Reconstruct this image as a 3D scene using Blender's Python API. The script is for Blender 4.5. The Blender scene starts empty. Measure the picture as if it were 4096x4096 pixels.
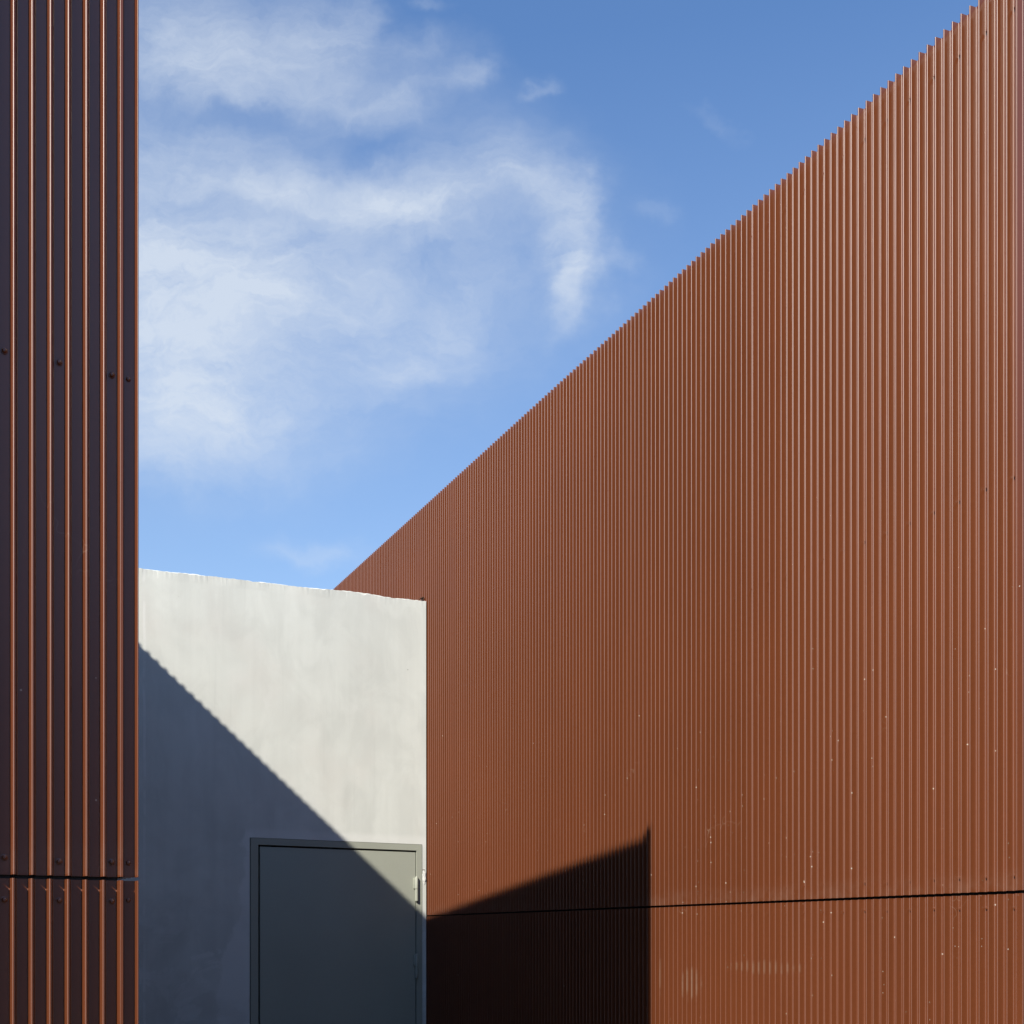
import bpy, bmesh, math, random
from mathutils import Vector, Matrix, noise

random.seed(7)
S = bpy.context.scene
COL = S.collection
R = math.radians

# ------------------------------------------------------------------ camera
EYE = 1.6
FPX, HOR = 4338.0, 3740.0            # focal length and horizon in photo pixels (4096 wide)
cam_d = bpy.data.cameras.new('camera')
cam_d.sensor_width = 36.0
cam_d.sensor_fit = 'HORIZONTAL'
cam_d.lens = 36.0 * FPX / 4096.0
cam_d.shift_y = (HOR - 2048.0) / 4096.0
cam_d.clip_start = 0.05
cam_d.clip_end = 3000.0
cam = bpy.data.objects.new('camera', cam_d)
cam.location = (0, 0, EYE)
cam.rotation_euler = (R(90), 0, 0)
COL.objects.link(cam)
S.camera = cam

# ------------------------------------------------------------------ sun, exposure
TRAVEL = Vector((1.271, 2.46, -2.168)).normalized()      # direction the sunlight travels
sun_el = math.asin(-TRAVEL.z)
sun_az = math.atan2(-TRAVEL.x, -TRAVEL.y)                # clockwise from +Y
sun_d = bpy.data.lights.new('sun', 'SUN')
sun_d.energy = 5.0
sun_d.angle = R(0.53)
sun_d.color = (1.0, 0.945, 0.835)
sun = bpy.data.objects.new('sun', sun_d)
sun.rotation_euler = TRAVEL.to_track_quat('-Z', 'Y').to_euler()
sun.location = (-6, -10, 12)
COL.objects.link(sun)
S.view_settings.view_transform = 'Standard'
S.view_settings.look = 'None'
S.view_settings.exposure = 0.62
S.view_settings.gamma = 1.0
S.view_settings.use_curve_mapping = False
try:
    S.cycles.max_bounces = 8
    S.cycles.diffuse_bounces = 4
except Exception:
    pass


# ------------------------------------------------------------------ node helper
class NT:
    def __init__(self, tree):
        self.t = tree
        tree.nodes.clear()

    def n(self, kind, **kw):
        nd = self.t.nodes.new(kind)
        for k, v in kw.items():
            setattr(nd, k, v)
        return nd

    def put(self, sock, v):
        if v is None:
            return
        if isinstance(v, bpy.types.NodeSocket):
            self.t.links.new(v, sock)
        else:
            sock.default_value = v

    def m(self, op, a, b=None, c=None, clamp=False):
        nd = self.n('ShaderNodeMath', operation=op, use_clamp=clamp)
        for i, v in enumerate((a, b, c)):
            self.put(nd.inputs[i], v)
        return nd.outputs[0]

    def vm(self, op, a, b=None, scale=None):
        nd = self.n('ShaderNodeVectorMath', operation=op)
        self.put(nd.inputs[0], a)
        self.put(nd.inputs[1], b)
        if scale is not None:
            self.put(nd.inputs['Scale'], scale)
        return nd.outputs['Vector']

    def noise(self, vec, scale, detail=4, rough=0.55, dist=0.0):
        nd = self.n('ShaderNodeTexNoise')
        self.put(nd.inputs['Vector'], vec)
        nd.inputs['Scale'].default_value = scale
        nd.inputs['Detail'].default_value = detail
        nd.inputs['Roughness'].default_value = rough
        nd.inputs['Distortion'].default_value = dist
        return nd

    def ramp(self, v, a, b, lo=0.0, hi=1.0, smooth=True):
        nd = self.n('ShaderNodeMapRange', interpolation_type='SMOOTHSTEP' if smooth else 'LINEAR')
        nd.clamp = True
        self.put(nd.inputs['Value'], v)
        self.put(nd.inputs['From Min'], a)
        self.put(nd.inputs['From Max'], b)
        self.put(nd.inputs['To Min'], lo)
        self.put(nd.inputs['To Max'], hi)
        return nd.outputs['Result']

    def mix(self, f, a, b, blend='MIX'):
        nd = self.n('ShaderNodeMix', data_type='RGBA', blend_type=blend)
        self.put(nd.inputs[0], f)
        self.put(nd.inputs[6], a)
        self.put(nd.inputs[7], b)
        return nd.outputs[2]

    def sep(self, v):
        nd = self.n('ShaderNodeSeparateXYZ')
        self.put(nd.inputs[0], v)
        return nd.outputs[0], nd.outputs[1], nd.outputs[2]

    def com(self, x, y, z=0.0):
        nd = self.n('ShaderNodeCombineXYZ')
        for i, v in enumerate((x, y, z)):
            self.put(nd.inputs[i], v)
        return nd.outputs[0]


# ------------------------------------------------------------------ world: clear sky with a cirrus sheet
W = bpy.data.worlds.new('World')
S.world = W
W.use_nodes = True
w = NT(W.node_tree)
tc = w.n('ShaderNodeTexCoord')
dirv = tc.outputs['Generated']
sky = w.n('ShaderNodeTexSky', sky_type='NISHITA')
sky.sun_disc = False
sky.sun_elevation = sun_el
sky.sun_rotation = sun_az
sky.altitude = 0.0
sky.air_density = 1.4
sky.dust_density = 0.0
sky.ozone_density = 3.0
dx, dy, dz = w.sep(dirv)
# the cloud sheet is a flat layer overhead: chart it by azimuth and slope round the north point
dyc = w.m('MAXIMUM', dy, 0.08)
U = w.m('DIVIDE', dx, dyc)
V = w.m('DIVIDE', dz, dyc)
uv = w.com(U, V, 0.0)
warp = w.noise(uv, 5.5, 5, 0.6)
wv = w.vm('SUBTRACT', warp.outputs['Color'], (0.5, 0.5, 0.5))
uvw = w.vm('ADD', uv, w.vm('SCALE', wv, None, 0.085))
warp2 = w.noise(uv, 22.0, 5, 0.6)
wv2 = w.vm('SUBTRACT', warp2.outputs['Color'], (0.5, 0.5, 0.5))
uvw = w.vm('ADD', uvw, w.vm('SCALE', wv2, None, 0.035))
Uw, Vw, _ = w.sep(uvw)


def lobe(zx, zy, rx, ry, ang, wt):
    u0 = (500 + 1.035 * zx - 2048) / FPX
    v0 = (HOR - 1.035 * zy) / FPX
    rx, ry = rx * 1.035 / FPX, ry * 1.035 / FPX
    c, s = math.cos(R(-ang)), math.sin(R(-ang))
    du = w.m('SUBTRACT', Uw, u0)
    dv = w.m('SUBTRACT', Vw, v0)
    p = w.m('ADD', w.m('MULTIPLY', du, c / rx), w.m('MULTIPLY', dv, s / rx))
    q = w.m('ADD', w.m('MULTIPLY', du, -s / ry), w.m('MULTIPLY', dv, c / ry))
    r2 = w.m('ADD', w.m('MULTIPLY', p, p), w.m('MULTIPLY', q, q))
    g = w.m('EXPONENT', w.m('MULTIPLY', r2, -1.0))
    return w.m('MULTIPLY', g, wt)


LOBES = [
    (60, 1100, 520, 520, 0, 1.00), (500, 1080, 470, 230, 8, .42), (560, 690, 600, 120, 12, .50),
    (1040, 790, 260, 95, 5, .32), (1310, 700, 270, 115, -14, .42), (1600, 730, 160, 110, 28, .42),
    (1735, 950, 90, 200, -8, .74), (1705, 1150, 50, 130, 12, .46), (1150, 1000, 600, 420, 0, .44),
    (1230, 1230, 290, 100, -32, .32), (1120, 1400, 240, 90, -15, .28), (380, 1560, 430, 190, 8, .66),
    (150, 1740, 380, 140, 0, .42), (230, 140, 430, 290, 10, .62), (740, 120, 170, 180, 60, .36),
    (880, 80, 100, 80, 30, .26), (700, 330, 560, 190, 14, .48), (1090, 370, 200, 60, -16, .36),
    (1310, 300, 90, 42, 5, .36), (1575, 385, 66, 26, -25, .26), (1150, 190, 180, 75, -5, .32),
    (1190, 15, 90, 30, 5, .25), (2300, 455, 110, 40, 30, .15), (2010, 830, 55, 32, 0, .16),
    (1900, 1010, 60, 46, 0, .28), (730, 2130, 170, 52, 8, .42), (430, 430, 260, 55, 5, -.32),
    (950, 560, 190, 60, 10, -.26), (300, 740, 170, 28, 12, -.14), (650, 815, 200, 26, 5, -.10),
    (700, 1350, 560, 400, 0, .24),
]
acc = None
for L in LOBES:
    g = lobe(*L)
    acc = g if acc is None else w.m('ADD', acc, g)
front = w.ramp(dy, 0.25, 0.45)
acc = w.m('MULTIPLY', acc, front)
# away from the north the sheet carries on as patchy thin cirrus
deck = w.vm('DIVIDE', dirv, w.com(w.m('MAXIMUM', dz, 0.06), w.m('MAXIMUM', dz, 0.06), 1.0))
far = w.ramp(w.noise(deck, 0.9, 6, 0.6, 0.6).outputs['Fac'], 0.46, 0.72, 0.0, 0.65)
acc = w.m('ADD', acc, w.m('MULTIPLY', far, w.m('SUBTRACT', 1.0, front)))
# fibrous texture
fib = w.vm('MULTIPLY', uvw, (1.0, 2.0, 1.0))
f1 = w.noise(fib, 7.0, 9, 0.66, 0.7).outputs['Fac']
f2 = w.noise(w.vm('ADD', w.vm('MULTIPLY', uvw, (1.4, 2.6, 1.0)), (3.1, 7.7, 0)), 19.0, 8, 0.66, 0.5).outputs['Fac']
tex = w.m('ADD', w.m('MULTIPLY', w.ramp(f1, 0.27, 0.73, 0.0, 1.0, False), 0.66),
          w.m('MULTIPLY', w.ramp(f2, 0.25, 0.75, 0.0, 1.0, False), 0.30))
dens = w.m('MULTIPLY', acc, w.m('ADD', tex, 0.40))
dens = w.m('MULTIPLY', w.ramp(dens, 0.02, 1.15, 0.0, 1.0, False), 0.80, None, True)
cloudc = (5.0, 5.5, 6.15, 1.0)
skyc = w.mix(1.0, sky.outputs['Color'], (0.78, 0.97, 1.23, 1.0), 'MULTIPLY')
# thin milky air low down, all the way round
milk = w.ramp(dz, 0.64, 0.12, 0.0, 0.34, False)
skyc = w.mix(milk, skyc, (4.3, 4.95, 5.75, 1.0))
col = w.mix(dens, skyc, cloudc)
bg = w.n('ShaderNodeBackground')
w.put(bg.inputs['Color'], col)
bg.inputs['Strength'].default_value = 0.095
wo = w.n('ShaderNodeOutputWorld')
w.put(wo.inputs['Surface'], bg.outputs[0])


# ------------------------------------------------------------------ helpers for objects
def tag(o, label=None, cat=None, group=None, kind=None):
    if label: o['label'] = label
    if cat: o['category'] = cat
    if group: o['group'] = group
    if kind: o['kind'] = kind
    return o


def link(name, me, parent=None, mat=None, loc=None):
    o = bpy.data.objects.new(name, me)
    COL.objects.link(o)
    if mat is not None and me is not None and not me.materials:
        me.materials.append(mat)
    if parent is not None:
        o.parent = parent
    if loc is not None:
        o.location = loc
    return o


def empty_at(name, origin, n):
    """local x along the wall (to the viewer's left when facing it), y out of the wall, z up"""
    n = Vector((n[0], n[1], 0)).normalized()
    x = Vector((n.y, -n.x, 0))
    o = bpy.data.objects.new(name, None)
    COL.objects.link(o)
    o.empty_display_size = 0.2
    M = Matrix(((x.x, n.x, 0, origin[0]), (x.y, n.y, 0, origin[1]), (0, 0, 1, 0), (0, 0, 0, 1)))
    o.matrix_world = M
    return o


def bm_mesh(name, bm, smooth=False, angle=None):
    me = bpy.data.meshes.new(name)
    bmesh.ops.recalc_face_normals(bm, faces=bm.faces)
    bm.to_mesh(me)
    bm.free()
    if smooth:
        me.polygons.foreach_set('use_smooth', [True] * len(me.polygons))
        if angle:
            me.set_sharp_from_angle(angle=R(angle))
    return me


def box(bm, x0, x1, y0, y1, z0, z1, bev=0.0):
    r = bmesh.ops.create_cube(bm, size=1.0)
    vs = r['verts']
    for v in vs:
        v.co = Vector(((x0 + x1) / 2 + v.co.x * (x1 - x0), (y0 + y1) / 2 + v.co.y * (y1 - y0),
                       (z0 + z1) / 2 + v.co.z * (z1 - z0)))
    if bev > 0:
        es = list({e for v in vs for e in v.link_edges})
        bmesh.ops.bevel(bm, geom=es, offset=bev, segments=2, affect='EDGES', profile=0.6)


def fillet(poly, radii, seg=4):
    """round the inner corners of a 2D polyline; returns points and outward (left-hand) normals"""
    pts, nrm = [], []

    def nv(a, b):
        t = (b - a).normalized()
        return Vector((-t.y, t.x))
    P = [Vector(p) for p in poly]
    pts.append(P[0]); nrm.append(nv(P[0], P[1]))
    for i in range(1, len(P) - 1):
        t0 = (P[i] - P[i - 1]).normalized()
        t1 = (P[i + 1] - P[i]).normalized()
        turn = math.atan2(t0.x * t1.y - t0.y * t1.x, t0.dot(t1))
        r = radii[i]
        k = r * math.tan(abs(turn) / 2)
        a = P[i] - t0 * k
        n0 = Vector((-t0.y, t0.x))
        sgn = 1 if turn > 0 else -1
        c = a + n0 * r * sgn
        for j in range(seg + 1):
            ang = turn * j / seg
            n = Vector((n0.x * math.cos(ang) - n0.y * math.sin(ang), n0.x * math.sin(ang) + n0.y * math.cos(ang)))
            pts.append(c - n * r * sgn)
            nrm.append(n)
    pts.append(P[-1]); nrm.append(nv(P[-2], P[-1]))
    return pts, nrm


def sheet(name, pts, nrm, z0, z1, thick=0.0009):
    n = len(pts)
    co, fa, no = [], [], []
    for z in (z0, z1):
        for p, q in zip(pts, nrm):
            co.append((p.x, p.y, z)); no.append((q.x, q.y, 0))
    for z in (z0, z1):
        for p, q in zip(pts, nrm):
            co.append((p.x - q.x * thick, p.y - q.y * thick, z)); no.append((-q.x, -q.y, 0))
    for i in range(n - 1):
        fa.append((i, i + n, i + 1 + n, i + 1))
        fa.append((2 * n + i, 2 * n + i + 1, 3 * n + i + 1, 3 * n + i))
    base = len(co)
    # cut edges at the top and the bottom get vertices of their own so that they shade flat
    for z, s in ((z0, -1), (z1, 1)):
        b = len(co)
        for p, q in zip(pts, nrm):
            co.append((p.x, p.y, z)); no.append((0, 0, s))
        for p, q in zip(pts, nrm):
            co.append((p.x - q.x * thick, p.y - q.y * thick, z)); no.append((0, 0, s))
        for i in range(n - 1):
            f = (b + i, b + i + 1, b + n + i + 1, b + n + i)
            fa.append(f if s < 0 else f[::-1])
    me = bpy.data.meshes.new(name)
    me.from_pydata(co, [], fa)
    me.polygons.foreach_set('use_smooth', [True] * len(me.polygons))
    me.normals_split_custom_set_from_vertices(no)
    return me


# ------------------------------------------------------------------ materials
def principled(name):
    m = bpy.data.materials.new(name)
    m.use_nodes = True
    t = NT(m.node_tree)
    bs = t.n('ShaderNodeBsdfPrincipled')
    out = t.n('ShaderNodeOutputMaterial')
    t.t.links.new(bs.outputs[0], out.inputs[0])
    return m, t, bs


def paint_metal(name, root, base, dusty, specks=1.0):
    m, t, bs = principled(name)
    tcn = t.n('ShaderNodeTexCoord')
    tcn.object = root
    co = tcn.outputs['Object']
    oi = t.n('ShaderNodeObjectInfo')
    x, y, z = t.sep(co)
    # slow drift of the coating, vertical wash marks, batch differences
    n1 = t.noise(co, 0.9, 4, 0.5).outputs['Fac']
    n2 = t.noise(t.vm('MULTIPLY', co, (60, 60, 1.2)), 1.0, 4, 0.6).outputs['Fac']
    n3 = t.noise(co, 70.0, 3, 0.6).outputs['Fac']
    val = t.m('ADD', t.ramp(n1, 0.3, 0.7, 0.94, 1.06, False), t.ramp(n2, 0.3, 0.7, -0.05, 0.05, False))
    val = t.m('ADD', val, t.m('MULTIPLY', t.m('SUBTRACT', oi.outputs['Random'], 0.5), 0.10))
    val = t.m('ADD', val, t.ramp(n3, 0.3, 0.7, -0.03, 0.03, False))
    c = t.mix(1.0, base, t.com(val, val, val), 'MULTIPLY')
    # pale specks of mortar and dust: spheres of a cell pattern, few of the cells filled
    vor = t.n('ShaderNodeTexVoronoi')
    vor.inputs['Scale'].default_value = 55.0
    t.put(vor.inputs['Vector'], co)
    cr, cg, cb = t.sep(vor.outputs['Color'])
    clump = t.noise(co, 2.3, 3, 0.6).outputs['Fac']
    low = t.ramp(z, 2.9, 1.9)
    thr = t.m('MULTIPLY', t.ramp(clump, 0.42, 0.62, 0.02 * specks, 0.40 * specks), low)
    thr = t.m('MULTIPLY', thr, t.ramp(x, -1.8, -3.2, 0.35, 1.4))
    thr = t.m('MULTIPLY', thr, t.ramp(z, 1.66, 1.74, 0.35, 1.0))
    pick = t.m('LESS_THAN', cr, thr)
    rad = t.m('MULTIPLY_ADD', t.m('MULTIPLY', cg, cg), 0.10, 0.042)
    sp = t.m('MULTIPLY', pick, t.m('LESS_THAN', vor.outputs['Distance'], rad))
    c = t.mix(t.m('MULTIPLY', sp, 0.62), c, (0.62, 0.54, 0.46, 1))
    # hairline scratches
    sc = t.n('ShaderNodeTexVoronoi', feature='DISTANCE_TO_EDGE')
    sc.inputs['Scale'].default_value = 5.0
    t.put(sc.inputs['Vector'], t.vm('ADD', co, t.vm('SCALE', t.noise(co, 6, 3).outputs['Color'], None, 0.25)))
    s1 = t.m('LESS_THAN', sc.outputs['Distance'], 0.0035)
    s1 = t.m('MULTIPLY', s1, t.ramp(t.noise(co, 3.7, 3, 0.6).outputs['Fac'], 0.60, 0.70))
    c = t.mix(t.m('MULTIPLY', s1, t.m('MULTIPLY', low, 0.35)), c, (0.35, 0.25, 0.19, 1))
    dust = None
    for (cx, cz, rx, rz, wt) in dusty:
        a = t.m('DIVIDE', t.m('SUBTRACT', x, cx), rx)
        b = t.m('DIVIDE', t.m('SUBTRACT', z, cz), rz)
        r2 = t.m('ADD', t.m('MULTIPLY', a, a), t.m('MULTIPLY', b, b))
        r2 = t.m('ADD', r2, t.ramp(t.noise(co, 30, 4, 0.7).outputs['Fac'], 0.3, 0.7, -0.4, 0.6, False))
        g = t.m('MULTIPLY', t.ramp(r2, 1.1, 0.2), wt)
        dust = g if dust is None else t.m('MAXIMUM', dust, g)
    if dust is not None:
        proud = t.ramp(y, -0.008, -0.0015)
        dust = t.m('MULTIPLY', dust, proud)
        c = t.mix(dust, c, (0.42, 0.36, 0.27, 1))
    # thin pale film just above the joint where water dries
    film = t.m('MULTIPLY', t.ramp(z, 1.80, 1.725), t.m('GREATER_THAN', z, 1.712))
    film = t.m('MULTIPLY', film, t.ramp(t.noise(co, 14, 4, 0.7).outputs['Fac'], 0.35, 0.7, 0.0, 0.06))
    c = t.mix(film, c, (0.42, 0.34, 0.28, 1))
    t.put(bs.inputs['Base Color'], c)
    t.put(bs.inputs['Roughness'], t.ramp(t.noise(t.vm('MULTIPLY', co, (9, 9, 1.5)), 1.0, 4).outputs['Fac'],
                                         0.3, 0.7, 0.32, 0.36, False))
    bs.inputs['Anisotropic'].default_value = 0.78      # the lay of the rolled sheet runs upright
    t.put(bs.inputs['Tangent'], t.com(0.0, 0.0, 1.0))
    bs.inputs['Specular IOR Level'].default_value = 0.85
    bp = t.n('ShaderNodeBump')
    bp.inputs['Strength'].default_value = 0.25
    bp.inputs['Distance'].default_value = 0.002
    h = t.noise(t.vm('MULTIPLY', co, (28, 28, 5)), 1.0, 3, 0.5).outputs['Fac']
    h2 = t.noise(co, 900.0, 2, 0.5).outputs['Fac']
    t.put(bp.inputs['Height'], t.m('ADD', h, t.m('MULTIPLY', h2, 0.012)))
    t.put(bs.inputs['Normal'], bp.outputs['Normal'])
    return m


def plain(name, base, rough, var=0.06, scale=8.0, bump=0.0, spec=0.5):
    m, t, bs = principled(name)
    tcn = t.n('ShaderNodeTexCoord')
    co = tcn.outputs['Object']
    nz = t.noise(co, scale, 5, 0.6).outputs['Fac']
    v = t.ramp(nz, 0.3, 0.7, 1 - var, 1 + var, False)
    t.put(bs.inputs['Base Color'], t.mix(1.0, base, t.com(v, v, v), 'MULTIPLY'))
    bs.inputs['Roughness'].default_value = rough
    bs.inputs['Specular IOR Level'].default_value = spec
    if bump:
        bp = t.n('ShaderNodeBump')
        bp.inputs['Strength'].default_value = 0.4
        bp.inputs['Distance'].default_value = bump
        t.put(bp.inputs['Height'], t.noise(co, scale * 6, 6, 0.65).outputs['Fac'])
        t.put(bs.inputs['Normal'], bp.outputs['Normal'])
    return m


# ------------------------------------------------------------------ layout (metres, camera above the origin)
A_DIR = Vector((0.8897, 0.4566))         # along the fronts, to the right
B_DIR = Vector((-0.4567, 0.8896))        # into depth
CORNER = Vector((-0.5204, 6.62))         # where the concrete wall meets the right building
D_DIR = Vector((0.4567, -0.8896))        # along the right wall, towards the camera
N_RIGHT = Vector((-0.8896, -0.4567))
N_FRONT = Vector((0.4566, -0.8897))
E = Vector((-0.6987, 2.03))              # near corner of the left building
E_DIR = Vector((-0.5820, 0.8131))        # its side wall, going back
N_SIDE = Vector((0.8131, 0.5820))
S_END = 4.155
K = CORNER + D_DIR * S_END               # near corner of the right building
TOP = EYE + 2.637
TOP_LEFT = EYE + 2.60
JOINT_R = EYE + 0.117
JOINT_L = EYE + 0.105
PITCH, CREST, FLANK, DEPTH = 0.0303, 0.0043, 0.0034, 0.021
NRIB = 18
SEAM = 0.0028
PANEL_W = NRIB * PITCH + SEAM
GAP = 0.0066

# ------------------------------------------------------------------ ground
gm, t, bs = principled('paving_concrete')
tcn = t.n('ShaderNodeTexCoord')
co = tcn.outputs['Object']
nz = t.noise(co, 1.3, 8, 0.65).outputs['Fac']
nf = t.noise(co, 60, 4, 0.7).outputs['Fac']
v = t.m('MULTIPLY', t.ramp(nz, 0.3, 0.7, 0.8, 1.15, False), t.ramp(nf, 0.3, 0.7, 0.85, 1.12, False))
t.put(bs.inputs['Base Color'], t.mix(1.0, (0.080, 0.068, 0.056, 1), t.com(v, v, v), 'MULTIPLY'))
bs.inputs['Roughness'].default_value = 0.9
bm = bmesh.new()
bmesh.ops.create_grid(bm, x_segments=2, y_segments=2, size=900)
tag(link('ground', bm_mesh('ground', bm), None, gm), 'dark asphalt ground between the buildings', kind='structure')


# ------------------------------------------------------------------ corrugated sheets
def ribs_profile(count, first_extra=0.0, last_extra=0.0):
    poly, rad = [(0 - first_extra, -DEPTH)], [0]
    for i in range(count):
        c = (i + 0.5) * PITCH
        poly += [(c - CREST / 2 - FLANK, -DEPTH), (c - CREST / 2, 0), (c + CREST / 2, 0), (c + CREST / 2 + FLANK, -DEPTH)]
        rad += [0.0020, 0.0023, 0.0023, 0.0020]
    poly.append((count * PITCH + last_extra, -DEPTH)); rad.append(0)
    return fillet(poly, rad, 4)


_mesh_cache = {}


def panel_mesh(mat, z0, z1, count=NRIB, extra=SEAM):
    key = (mat.name, round(z0, 4), round(z1, 4), count)
    if key not in _mesh_cache:
        pts, nrm = ribs_profile(count, 0.0, extra)
        me = sheet('cladding_panel', pts, nrm, z0, z1)
        me.materials.append(mat)
        _mesh_cache[key] = me
    return _mesh_cache[key]


def screw_mesh(mat):
    bm = bmesh.new()
    seg = 10
    rings = [(0.0062, 0.0), (0.0062, 0.0008), (0.0045, 0.0012), (0.0043, 0.0034), (0.0034, 0.0046), (0.0018, 0.0051)]
    prev = None
    for r, h in rings:
        ring = [bm.verts.new((r * math.cos(2 * PI_ * i / seg), h, r * math.sin(2 * PI_ * i / seg))) for i in range(seg)]
        if prev:
            for i in range(seg):
                bm.faces.new((prev[i], prev[(i + 1) % seg], ring[(i + 1) % seg], ring[i]))
        prev = ring
    bm.faces.new(prev)
    me = bm_mesh('screw', bm, True, 40)
    me.materials.append(mat)
    return me


PI_ = math.pi


def prism(name, poly, z0, z1, parent, mat):
    bm = bmesh.new()
    lo = [bm.verts.new((p[0], p[1], z0)) for p in poly]
    hi = [bm.verts.new((p[0], p[1], z1)) for p in poly]
    n = len(poly)
    for i in range(n):
        bm.faces.new((lo[i], lo[(i + 1) % n], hi[(i + 1) % n], hi[i]))
    bm.faces.new(lo)
    bm.faces.new(hi)
    return link(name, bm_mesh(name, bm), parent, mat)


membrane = plain('black_membrane', (0.012, 0.013, 0.015, 1), 0.6, 0.2, 30)
roofmat = plain('roof_felt', (0.07, 0.07, 0.07, 1), 0.9, 0.15, 5)


def to_local(root, p):
    v = root.matrix_world.inverted() @ Vector((p[0], p[1], 0))
    return (v.x, v.y)


TERRA = (0.130, 0.0375, 0.0138, 1)

# ================================================================== right building
rb = empty_at('clad_building', CORNER, N_RIGHT)
tag(rb, 'long building clad in ribbed rust red metal, fully sunlit, its roofline rising to the right', 'building')
bpy.context.view_layer.update()
mat_r = paint_metal('rust_red_coating', rb, TERRA,
                    [(-2.667, 1.41, 0.085, 0.075, 0.15), (-3.10, 1.485, 0.24, 0.028, 0.11), (-2.47, 1.44, 0.02, 0.09, 0.10)])
screw_r = screw_mesh(mat_r)
# local x = -s : 0 at the concrete corner, negative towards the camera
x_near = -4.1331 + PITCH / 2 + 0.0      # mid valley just behind the last crest
k = 0
x = x_near
while x < 2.9:
    for (z0, z1, off, dx_) in ((JOINT_R + GAP * 0.65, TOP, 0.0, 0.0), (0.06, JOINT_R - GAP * 0.65, 0.0012, -0.0016)):
        o = link('cladding_panel', panel_mesh(mat_r, z0, z1), rb, None, (x + dx_, off, 0))
    x += PANEL_W
    k += 1
# end strip: from the last valley over the last crest to the corner and round it
cx = -4.1331
xe = -S_END
prof = [(xe, -0.06), (xe, 0.0), (cx - 0.004, 0.0), (cx - CREST / 2 - 0.0005, -0.0012), (cx + CREST / 2, 0.0008),
        (cx + CREST / 2 + FLANK, -DEPTH - 0.001), (x_near + 0.0005, -DEPTH - 0.001)]
# (order must run in +x)
prof = [(xe, -0.05), (xe, 0.0), (cx - CREST / 2 - 0.0022, 0.0), (cx - CREST / 2 - 0.0012, -0.0025),
        (cx - CREST / 2, 0.0008), (cx + CREST / 2, 0.0008), (cx + CREST / 2 + FLANK, -DEPTH), (x_near, -DEPTH)]
rad = [0, 0.0015, 0.0008, 0.0006, 0.0013, 0.0013, 0.0013, 0]
pts, nrm = fillet(prof, rad, 4)
for (z0, z1, off) in ((JOINT_R + GAP * 0.65, TOP + 0.004, 0.0), (0.06, JOINT_R - GAP * 0.65, 0.0012)):
    link('corner_trim', sheet('corner_trim', pts, nrm, z0, z1), rb, mat_r, (0, off, 0))
# screws in every third valley
for (zr, side) in ((JOINT_R + 0.048, 0), (JOINT_R - 0.042, 1), (EYE + 1.256, 0), (TOP - 0.098, 0)):
    for c in range(0, 30):
        xs = x_near + PANEL_W * ((c * 3) // NRIB) + ((c * 3) % NRIB) * PITCH
        sc_ = link('screw', screw_r, rb, None, (xs + random.uniform(-.0006, .0006), -DEPTH + 0.0002, zr + random.uniform(-.003, .003)))
        sc_.scale = (1.2, 1.2, 1.2)
# front of this building, turning the corner away to the right
fr_n = to_local(rb, K + N_FRONT)
kx, ky = to_local(rb, K)
rot_f = math.atan2(N_FRONT.y, N_FRONT.x) - math.atan2(N_RIGHT.y, N_RIGHT.x)
for i in range(4):
    for (z0, z1) in ((JOINT_R + GAP * 0.65, TOP), (0.06, JOINT_R - GAP * 0.65)):
        o = link('cladding_panel', panel_mesh(mat_r, z0, z1), rb)
        base = K - A_DIR * 0 + A_DIR * (0.004 + (i + 1) * PANEL_W)
        lx, ly = to_local(rb, base)
        o.location = (lx, ly, 0)
        o.rotation_euler = (0, 0, rot_f)
off = DEPTH + 0.020
c0 = K - N_RIGHT * off - N_FRONT * off
foot = [c0, c0 - D_DIR * 7.0, c0 - D_DIR * 7.0 + A_DIR * 4.0, c0 + A_DIR * 2.3 , ]
foot = [c0, c0 + A_DIR * 2.2, c0 + A_DIR * 2.2 - D_DIR * 7.0, c0 - D_DIR * 7.0]
prism('backing_wall', [to_local(rb, p) for p in foot], 0.0, TOP - 0.10, rb, membrane)
ins = [c0 + (A_DIR - D_DIR) * 0.02, c0 + A_DIR * 2.18 - D_DIR * 0.02, c0 + A_DIR * 2.18 - D_DIR * 6.98, c0 + A_DIR * 0.02 - D_DIR * 6.98]
prism('roof', [to_local(rb, p) for p in ins], TOP - 0.10, TOP - 0.07, rb, roofmat)

# ================================================================== left building
lb = empty_at('clad_building', E, N_FRONT)
tag(lb, 'near shaded building clad in ribbed rust red metal, at the left edge of the photo', 'building')
bpy.context.view_layer.update()
mat_l = paint_metal('rust_red_coating_near', lb, TERRA, [], 0.18)
screw_l = screw_mesh(mat_l)
# local x grows to the left from the corner
for i in range(5):
    for (z0, z1, off, dx_) in ((JOINT_L + GAP / 2, TOP_LEFT, 0.0, 0.0), (0.06, JOINT_L - GAP / 2, 0.0008, 0.0012)):
        link('cladding_panel', panel_mesh(mat_l, z0, z1), lb, None, (PITCH * 0.5 + i * PANEL_W + dx_, off, 0))
# corner trim: side return, corner edge, one valley, lapping the first rib
side_ang = math.atan2(E_DIR.y, E_DIR.x)


def loc_l(p):
    return Vector(to_local(lb, p))


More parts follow.
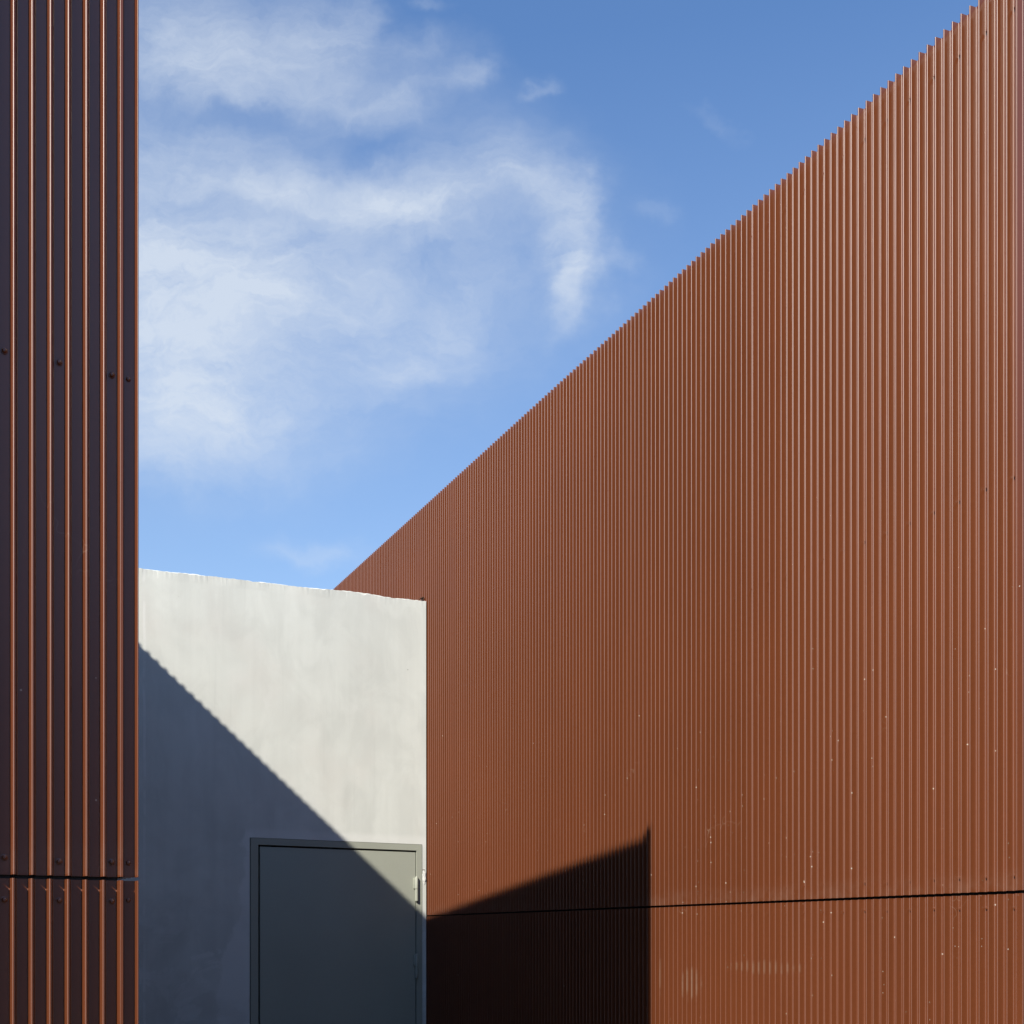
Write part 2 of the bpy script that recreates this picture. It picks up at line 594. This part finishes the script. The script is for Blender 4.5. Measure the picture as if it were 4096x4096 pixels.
eb = loc_l(E + E_DIR * 0.020)
eb_in = loc_l(E + E_DIR * 0.0236 - N_SIDE * DEPTH)
eb_end = loc_l(E + E_DIR * 0.0338 - N_SIDE * DEPTH)
c1 = PITCH
prof = [tuple(eb_end), tuple(eb_in), tuple(eb), (0.0, 0.0), (0.0022, 0.0), (0.0022 + FLANK, -DEPTH),
        (c1 - CREST / 2 - FLANK - 0.0006, -DEPTH + 0.0002), (c1 - CREST / 2 - 0.0006, 0.0010),
        (c1 + CREST / 2 + 0.0007, 0.0010), (c1 + CREST / 2 + FLANK * 0.45 + 0.0007, -DEPTH * 0.4)]
rad = [0, 0.0012, 0.0012, 0.0009, 0.0009, 0.0013, 0.0013, 0.0011, 0.0011, 0]
pts, nrm = fillet(prof, rad, 4)
for (z0, z1, off) in ((JOINT_L + GAP / 2, TOP_LEFT + 0.028, 0.0), (0.06, JOINT_L - GAP / 2, 0.0008)):
    link('corner_trim', sheet('corner_trim', pts, nrm, z0, z1), lb, mat_l, (0.0, off, 0))
# side wall panels going back to the concrete wall
rot_s = math.atan2(N_SIDE.y, N_SIDE.x) - math.atan2(N_FRONT.y, N_FRONT.x)
side_len = 4.03
d0 = 0.0338
for i in range(8):
    cnt = NRIB if i < 7 else int((side_len - d0 - 7 * PANEL_W) / PITCH)
    if cnt < 1:
        break
    for (z0, z1) in ((JOINT_L + GAP / 2, TOP_LEFT), (0.06, JOINT_L - GAP / 2)):
        o = link('cladding_panel', panel_mesh(mat_l, z0, z1, cnt, SEAM if i < 7 else 0.0), lb)
        # local +x of the sheet runs towards the camera, so place by its far end
        far_ = E + E_DIR * (d0 + i * PANEL_W + cnt * PITCH + (SEAM if i < 7 else 0))
        lx, ly = to_local(lb, far_)
        o.location = (lx, ly, 0)
        o.rotation_euler = (0, 0, rot_s)
for zr in (JOINT_L + 0.032, JOINT_L - 0.042, EYE + 1.047, TOP_LEFT - 0.098):
    for xs in [PITCH * 0.5] + [PITCH * (1.5 + 3 * c) for c in range(0, 8)]:
        link('screw', screw_l, lb, None, (xs + (0.001 if xs < PITCH else 0.0), -DEPTH + 0.0002, zr + random.uniform(-.003, .003)))
c0 = E - N_FRONT * off - N_SIDE * off
off = DEPTH + 0.014
c0 = E - N_SIDE * off / 1.0 - N_FRONT * (off * 0.9)
foot = [c0, c0 + E_DIR * 3.95, c0 + E_DIR * 3.95 - A_DIR * 1.4, c0 - A_DIR * 2.7]
foot = [c0, c0 + E_DIR * (side_len - 0.05), c0 + E_DIR * (side_len - 0.05) - A_DIR * 2.7, c0 - A_DIR * 2.7]
prism('backing_wall', [to_local(lb, p) for p in foot], 0.0, TOP_LEFT - 0.10, lb, membrane)
cen = sum(foot, Vector((0, 0))) / 4
prism('roof', [to_local(lb, cen + (p - cen) * 0.99) for p in foot], TOP_LEFT - 0.10, TOP_LEFT - 0.07, lb, roofmat)

# ================================================================== concrete wall with the steel door
# local x runs to the left from the corner, y towards the camera
cw = empty_at('concrete_wall', CORNER, N_FRONT)
tag(cw, 'pale grey concrete wall with a grey green door, between the two rust red buildings', 'wall', kind='thing')
bpy.context.view_layer.update()
T_DOOR = 1.076                        # distance from the corner to the left edge of the frame
DX0, DX1 = T_DOOR - 1.045, T_DOOR     # frame edges in local x
DTOP = EYE + 0.5497
XL = 3.6
WT = 0.20
mc, t, bs = principled('cast_concrete')
tcn = t.n('ShaderNodeTexCoord')
tcn.object = cw
co = tcn.outputs['Object']
x, y, z = t.sep(co)
big = t.noise(co, 1.5, 5, 0.55, 0.4).outputs['Fac']
mid = t.noise(t.vm('MULTIPLY', co, (1, 1, 0.55)), 5.0, 5, 0.6, 0.8).outputs['Fac']
fine = t.noise(co, 240, 4, 0.7).outputs['Fac']
strk = t.noise(t.vm('MULTIPLY', co, (15, 1, 0.5)), 1.0, 6, 0.6, 0.2).outputs['Fac']
strk2 = t.noise(t.vm('MULTIPLY', co, (42, 1, 0.9)), 1.0, 3, 0.5).outputs['Fac']
v = t.ramp(big, 0.32, 0.68, 0.91, 1.05, False)
v = t.m('ADD', v, t.ramp(mid, 0.38, 0.60, -0.04, 0.03))
v = t.m('ADD', v, t.ramp(fine, 0.3, 0.7, -0.02, 0.02, False))
v = t.m('ADD', v, t.ramp(strk, 0.35, 0.65, -0.022, 0.022, False))
v = t.m('ADD', v, t.m('MULTIPLY', t.ramp(strk2, 0.62, 0.70), -0.03))
lift = t.ramp(z, 1.6, 3.4, -0.03, 0.02, False)
v = t.m('ADD', v, lift)
c = t.mix(1.0, (0.590, 0.602, 0.563, 1), t.com(v, v, v), 'MULTIPLY')
warm = t.ramp(t.noise(co, 2.2, 3, 0.5).outputs['Fac'], 0.45, 0.75, 0.0, 0.35)
c = t.mix(warm, c, (0.575, 0.540, 0.50, 1))
# lime bloom: round the door frame, in a thin line near the left building, in low smears
dxl = t.m('SUBTRACT', x, DX1)
wob = t.ramp(t.noise(co, 5.0, 5, 0.65).outputs['Fac'], 0.3, 0.7, -0.03, 0.05, False)
spread = t.ramp(z, 1.95, 1.35, 0.030, 0.17, False)
near_l = t.m('MULTIPLY', t.ramp(t.m('ADD', dxl, wob), t.m('ADD', spread, 0.025), spread), t.m('GREATER_THAN', dxl, -0.01))
near_l = t.m('MULTIPLY', near_l, t.m('LESS_THAN', z, DTOP + 0.03))
near_t = t.m('MULTIPLY', t.ramp(t.m('ABSOLUTE', t.m('SUBTRACT', z, DTOP + 0.02)), 0.05, 0.01), t.m('LESS_THAN', x, DX1 + 0.03))
bloom = t.m('MAXIMUM', near_l, t.m('MULTIPLY', near_t, 0.7))
ln = t.m('ABSOLUTE', t.m('SUBTRACT', t.m('ADD', x, t.m('MULTIPLY', wob, 0.10)), 1.652))
ln = t.m('MULTIPLY', t.ramp(ln, 0.009, 0.004), t.ramp(t.noise(t.vm('MULTIPLY', co, (1, 1, 3)), 2.0, 4).outputs['Fac'], 0.38, 0.5))
bloom = t.m('MAXIMUM', bloom, t.m('MULTIPLY', ln, 0.9))
sm = t.noise(t.vm('ADD', t.vm('MULTIPLY', co, (1, 1, 1.6)), (4, 2, 8)), 3.2, 6, 0.6, 1.5).outputs['Fac']
bloom = t.m('MAXIMUM', bloom, t.m('MULTIPLY', t.ramp(sm, 0.53, 0.60), t.ramp(z, 1.95, 1.5, 0.0, 0.75)))
for (px, pz, rr) in ((1.15, 3.05, 0.09), (1.35, 2.72, 0.12), (0.72, 2.35, 0.10), (0.98, 2.92, 0.05), (0.45, 2.95, 0.05)):
    a = t.m('SUBTRACT', x, px); b = t.m('MULTIPLY', t.m('SUBTRACT', z, pz), 0.55)
    dd = t.m('SQRT', t.m('ADD', t.m('MULTIPLY', a, a), t.m('MULTIPLY', b, b)))
    g = t.ramp(t.m('ADD', dd, wob), rr, rr * 0.35, 0.0, 0.30)
    bloom = t.m('MAXIMUM', bloom, g)
c = t.mix(t.m('MULTIPLY', bloom, 0.75), c, (0.67, 0.67, 0.64, 1))
# darker patches, stronger low down
dk = t.noise(t.vm('ADD', co, (9, 9, 9)), 3.0, 5, 0.6, 0.6).outputs['Fac']
dk = t.m('MULTIPLY', t.ramp(dk, 0.48, 0.66), t.ramp(z, 2.3, 1.4, 0.0, 0.22))
c = t.mix(dk, c, (0.33, 0.33, 0.29, 1))
# pin holes
vo = t.n('ShaderNodeTexVoronoi')
vo.inputs['Scale'].default_value = 9.0
t.put(vo.inputs['Vector'], co)
vr, vg, vb = t.sep(vo.outputs['Color'])
hole = t.m('MULTIPLY', t.m('LESS_THAN', vr, 0.42), t.m('LESS_THAN', vo.outputs['Distance'], t.m('MULTIPLY_ADD', vg, 0.02, 0.012)))
c = t.mix(t.m('MULTIPLY', hole, 0.6), c, (0.16, 0.16, 0.14, 1))
t.put(bs.inputs['Base Color'], c)
bs.inputs['Roughness'].default_value = 0.88
bs.inputs['Specular IOR Level'].default_value = 0.25
bp = t.n('ShaderNodeBump')
bp.inputs['Strength'].default_value = 0.5
bp.inputs['Distance'].default_value = 0.004
hh = t.m('ADD', t.m('MULTIPLY', t.noise(co, 3.5, 5, 0.5).outputs['Fac'], 1.0), t.m('MULTIPLY', fine, 0.08))
hh = t.m('SUBTRACT', hh, t.m('MULTIPLY', hole, 0.5))
hh = t.m('ADD', hh, t.m('MULTIPLY', t.noise(co, 45, 4, 0.6).outputs['Fac'], 0.12))
t.put(bp.inputs['Height'], hh)
t.put(bs.inputs['Normal'], bp.outputs['Normal'])

XR = 0.004                             # small open joint against the ribs


def top_z(xx):
    return EYE + 2.040 - 0.0345 * xx


def chip(xx, row):
    a = noise.noise(Vector((xx * 9.0, row * 0.6, 1.3))) * 0.006
    b = noise.noise(Vector((xx * 38.0, row * 1.7, 5.1))) * 0.0045
    c_ = noise.noise(Vector((xx * 3.0, row * 0.3, 9.0))) * 0.006
    cc = noise.noise(Vector((xx * 16.0, 0, 20.0)))
    bite = -0.012 * max(0, cc - 0.28) / 0.4 if row == 0 else 0
    return (a + b) * 0.75 + c_ + bite


xs = [XR + i * 0.007 for i in range(int((2.2 - XR) / 0.007))]
xs += [2.2 + i * 0.1 for i in range(1, 15)] + [XL]
ox0, ox1, oz = DX0 - 0.0015, DX1 + 0.0045, DTOP + 0.002
xs = [q for q in xs if abs(q - ox0) > 0.003 and abs(q - ox1) > 0.003] + [ox0, ox1]
xs.sort()
rows_y = [0.0, -0.004, -0.02, -0.08, -0.14, -WT]
bm = bmesh.new()
front_top, grid = [], []
for q in xs:
    colv = []
    for j, ry in enumerate(rows_y):
        zz = top_z(q) + chip(q, j) + (-0.0025 if j == 0 else 0)
        colv.append(bm.verts.new((q, ry + (chip(q * 1.7, 3) * 0.4 if j == 0 else 0), zz)))
    grid.append(colv)
zb = {}
for i, q in enumerate(xs):
    inside = ox0 - 1e-6 <= q <= ox1 + 1e-6
    zlow = oz
    zb[i] = (bm.verts.new((q, 0, zlow)), bm.verts.new((q, -WT, zlow)), bm.verts.new((q, 0, -0.05)), bm.verts.new((q, -WT, -0.05)),
             bm.verts.new((q, -0.0001, top_z(q) - 0.05)))
for i in range(len(xs) - 1):
    a, b = zb[i], zb[i + 1]
    ga, gb = grid[i], grid[i + 1]
    for j in range(len(rows_y) - 1):
        bm.faces.new((ga[j], gb[j], gb[j + 1], ga[j + 1]))
    bm.faces.new((a[4], b[4], gb[0], ga[0]))
    bm.faces.new((a[0], b[0], b[4], a[4]))
    bm.faces.new((a[1], b[1], gb[-1], ga[-1]))
    mid_ = (xs[i] + xs[i + 1]) / 2
    if ox0 < mid_ < ox1:
        bm.faces.new((a[0], b[0], b[1], a[1]))
    else:
        bm.faces.new((a[2], b[2], b[0], a[0]))
        bm.faces.new((a[3], b[3], b[1], a[1]))
for i in (0, len(xs) - 1, xs.index(ox0), xs.index(ox1)):
    a = zb[i]
    if i in (0, len(xs) - 1):
        bm.faces.new([a[2], a[3], a[1]] + [grid[i][j] for j in range(len(rows_y) - 1, -1, -1)] + [a[4], a[0]])
    else:
        bm.faces.new((a[0], a[1], a[3], a[2]))
me = bpy.data.meshes.new('wall_slab')
bmesh.ops.recalc_face_normals(bm, faces=bm.faces)
bm.to_mesh(me)
bm.free()
link('wall_slab', me, cw, mc)

# ---- door
mdoor, t, bs = principled('grey_green_door_paint')
tcn = t.n('ShaderNodeTexCoord')
co = tcn.outputs['Object']
nz = t.noise(co, 2.2, 4, 0.5).outputs['Fac']
nf = t.noise(co, 140, 3, 0.6).outputs['Fac']
v = t.m('ADD', t.ramp(nz, 0.3, 0.7, 0.95, 1.05, False), t.ramp(nf, 0.3, 0.7, -0.02, 0.02, False))
t.put(bs.inputs['Base Color'], t.mix(1.0, (0.315, 0.325, 0.272, 1), t.com(v, v, v), 'MULTIPLY'))
t.put(bs.inputs['Roughness'], t.ramp(nz, 0.3, 0.7, 0.42, 0.55, False))
bs.inputs['Specular IOR Level'].default_value = 0.25
bp = t.n('ShaderNodeBump')
bp.inputs['Strength'].default_value = 0.15
bp.inputs['Distance'].default_value = 0.003
t.put(bp.inputs['Height'], t.m('ADD', t.noise(co, 4, 2).outputs['Fac'], t.m('MULTIPLY', nf, 0.03)))
t.put(bs.inputs['Normal'], bp.outputs['Normal'])

fy0, fy1 = -0.10, 0.0025
jl, jr, jt = 0.044, 0.037, 0.038
bm = bmesh.new()
# one welded frame: U shaped outline extruded
o2 = [(DX0, 0.02), (DX0, DTOP), (DX1, DTOP), (DX1, 0.02), (DX1 - jl, 0.02), (DX1 - jl, DTOP - jt), (DX0 + jr, DTOP - jt), (DX0 + jr, 0.02)]
fa = [bm.verts.new((p[0], fy1, p[1])) for p in o2]
fb = [bm.verts.new((p[0], fy0, p[1])) for p in o2]
quads = [(0, 1, 6, 7), (1, 2, 5, 6), (2, 3, 4, 5)]
for q in quads:
    bm.faces.new([fa[i] for i in q]); bm.faces.new([fb[i] for i in q])
for i in range(8):
    j = (i + 1) % 8
    bm.faces.new((fa[i], fa[j], fb[j], fb[i]))
bmesh.ops.recalc_face_normals(bm, faces=bm.faces)
es = [e for e in bm.edges if all(abs(v_.co.y - fy1) < 1e-6 for v_ in e.verts) and len(e.link_faces) == 2
      and abs(e.link_faces[0].normal.dot(e.link_faces[1].normal)) < 0.5]
bmesh.ops.bevel(bm, geom=es, offset=0.0012, segments=2, affect='EDGES')
link('door_frame', bm_mesh('door_frame', bm, True, 30), cw, mdoor)
bm = bmesh.new()                       # rebate the leaf closes against
box(bm, DX0 + jr - 0.001, DX1 - jl + 0.001, -0.099, -0.075, 0.03, DTOP - jt + 0.001)
link('door_stop', bm_mesh('door_stop', bm), cw, membrane)
LX0, LX1, LZ1 = DX0 + jr + 0.0045, DX1 - jl - 0.011, DTOP - jt - 0.0095
bm = bmesh.new()
box(bm, LX0, LX1, -0.060, -0.0035, 0.035, LZ1, 0.0014)
leaf = link('door_leaf', bm_mesh('door_leaf', bm, True, 30), cw, mdoor)
# hinges: two knuckles round a pin, with a domed tip
for (z0, z1) in ((EYE + 0.205, EYE + 0.352), (EYE - 0.262, EYE - 0.118), (EYE - 1.40, EYE - 1.255)):
    bm = bmesh.new()
    hx = DX0 + jr + 0.0025
    r = 0.0100

    def ring_stack(cx_, cy_, rings, seg=16):
        prev = None
        first = None
        for (rr, zz) in rings:
            ring = [bm.verts.new((cx_ + rr * math.cos(2 * PI_ * i / seg), cy_ + rr * math.sin(2 * PI_ * i / seg), zz)) for i in range(seg)]
            if prev:
                for i in range(seg):
                    bm.faces.new((prev[i], prev[(i + 1) % seg], ring[(i + 1) % seg], ring[i]))
            else:
                bm.faces.new(ring)
            prev = ring
        bm.faces.new(prev)
    zm = (z0 + z1) / 2
    cy_ = fy1 + 0.0075
    ring_stack(hx, cy_, [(r * 0.8, z0), (r, z0 + 0.002), (r, zm - 0.002), (r * 0.86, zm - 0.0008)])
    ring_stack(hx, cy_, [(r * 0.86, zm + 0.0008), (r, zm + 0.002), (r, z1 - 0.004), (r * 0.8, z1 - 0.001), (r * 0.45, z1 + 0.0035), (r * 0.2, z1 + 0.006)])
    ring_stack(hx, cy_, [(r * 0.6, zm - 0.003), (r * 0.6, zm + 0.003)])
    box(bm, hx - 0.002, hx + 0.016, fy1 - 0.008, fy1 + 0.004, zm + 0.003, z1 - 0.006, 0.0012)
    box(bm, hx - 0.014, hx + 0.002, fy1 - 0.002, fy1 + 0.0035, z0 + 0.006, zm - 0.004, 0.0010)
    link('hinge', bm_mesh('hinge', bm, True, 35), leaf, mdoor)
# lever handle, just under the lower edge of the photograph
steel = plain('brushed_steel', (0.5, 0.5, 0.5, 1), 0.35, 0.05, 60)
steel.node_tree.nodes['Principled BSDF'].inputs['Metallic'].default_value = 1.0
bm = bmesh.new()
hx, hz = LX1 - 0.06, 1.03
box(bm, hx - 0.02, hx + 0.02, -0.0035, 0.004, hz - 0.10, hz + 0.04, 0.003)
box(bm, hx - 0.009, hx + 0.009, 0.004, 0.055, hz - 0.009, hz + 0.009, 0.003)
box(bm, hx - 0.125, hx + 0.009, 0.040, 0.056, hz - 0.009, hz + 0.009, 0.004)
link('handle', bm_mesh('handle', bm, True, 35), leaf, steel)

# ---- rough mortar dab right of the frame, by the upper hinge
plaster = plain('white_mortar', (0.66, 0.66, 0.63, 1), 0.9, 0.06, 60, 0.003)
bm = bmesh.new()
bmesh.ops.create_icosphere(bm, subdivisions=4, radius=1.0)
for v_ in bm.verts:
    p = v_.co.copy()
    k_ = 1 + 0.45 * noise.noise(p * 2.3) + 0.25 * noise.noise(p * 6.0)
    v_.co = Vector((p.x * 0.0100 * k_, p.y * 0.004 * k_, p.z * 0.043 * k_))
tag(link('mortar_patch', bm_mesh('mortar_patch', bm, False), cw, plaster, (0.0175, 0.001, EYE + 0.352)),
    'rough white mortar dab beside the upper door hinge')
# shade of a broken hollow above the dab, put in as a dark blob
bm = bmesh.new()
bmesh.ops.create_icosphere(bm, subdivisions=2, radius=1.0)
for v_ in bm.verts:
    p = v_.co.copy()
    v_.co = Vector((p.x * 0.008, p.y * 0.0012, p.z * 0.004)) * (1 + 0.3 * noise.noise(p * 3))
link('hollow_shade_blob', bm_mesh('hollow_shade_blob', bm), cw, plain('hollow_shade', (0.12, 0.10, 0.08, 1), 0.9), (0.021, 0.001, EYE + 0.397))

# ---- small bent strip of metal left on the top of the wall in the corner
bm = bmesh.new()
pts2 = [(0.055, 0.000), (0.040, 0.012), (0.020, 0.026), (0.006, 0.030), (0.004, 0.018)]
prev = None
for (px, pz) in pts2:
    z_ = top_z(px) + pz + 0.004
    ring = [bm.verts.new((px, -0.030, z_)), bm.verts.new((px, -0.075, z_)), bm.verts.new((px + 0.0005, -0.075, z_ - 0.003)), bm.verts.new((px + 0.0005, -0.030, z_ - 0.003))]
    if prev:
        for i in range(4):
            bm.faces.new((prev[i], prev[(i + 1) % 4], ring[(i + 1) % 4], ring[i]))
    else:
        bm.faces.new(ring)
    prev = ring
bm.faces.new(prev)
strip = link('metal_strip', bm_mesh('metal_strip', bm), None, plain('rusty_offcut', (0.13, 0.06, 0.035, 1), 0.6))
strip.matrix_world = cw.matrix_world.copy()
tag(strip, 'small bent brown metal strip on top of the concrete wall, in its right corner', 'metal strip')

# ================================================================== added unseen building behind the camera, darkens the shaded walls
OY = 11.0
op_o = -B_DIR * OY - A_DIR * 14.0
ob = empty_at('clad_building', op_o, B_DIR)
tag(ob, 'added long low building behind the camera, unseen, dimming the shaded walls', 'building')
bpy.context.view_layer.update()
mat_o = paint_metal('rust_red_coating_far', ob, TERRA, [], 0.1)
H_OP = 5.8
for i in range(46):
    link('cladding_panel', panel_mesh(mat_o, 0.06, H_OP), ob, None, (i * PANEL_W, 0, 0))
prism('backing_wall', [(0.01, -0.045), (46 * PANEL_W, -0.045), (46 * PANEL_W, -6.0), (0.01, -6.0)], 0.0, H_OP - 0.10, ob, membrane)
prism('roof', [(0.03, -0.07), (46 * PANEL_W - 0.02, -0.07), (46 * PANEL_W - 0.02, -5.98), (0.03, -5.98)], H_OP - 0.10, H_OP - 0.07, ob, roofmat)
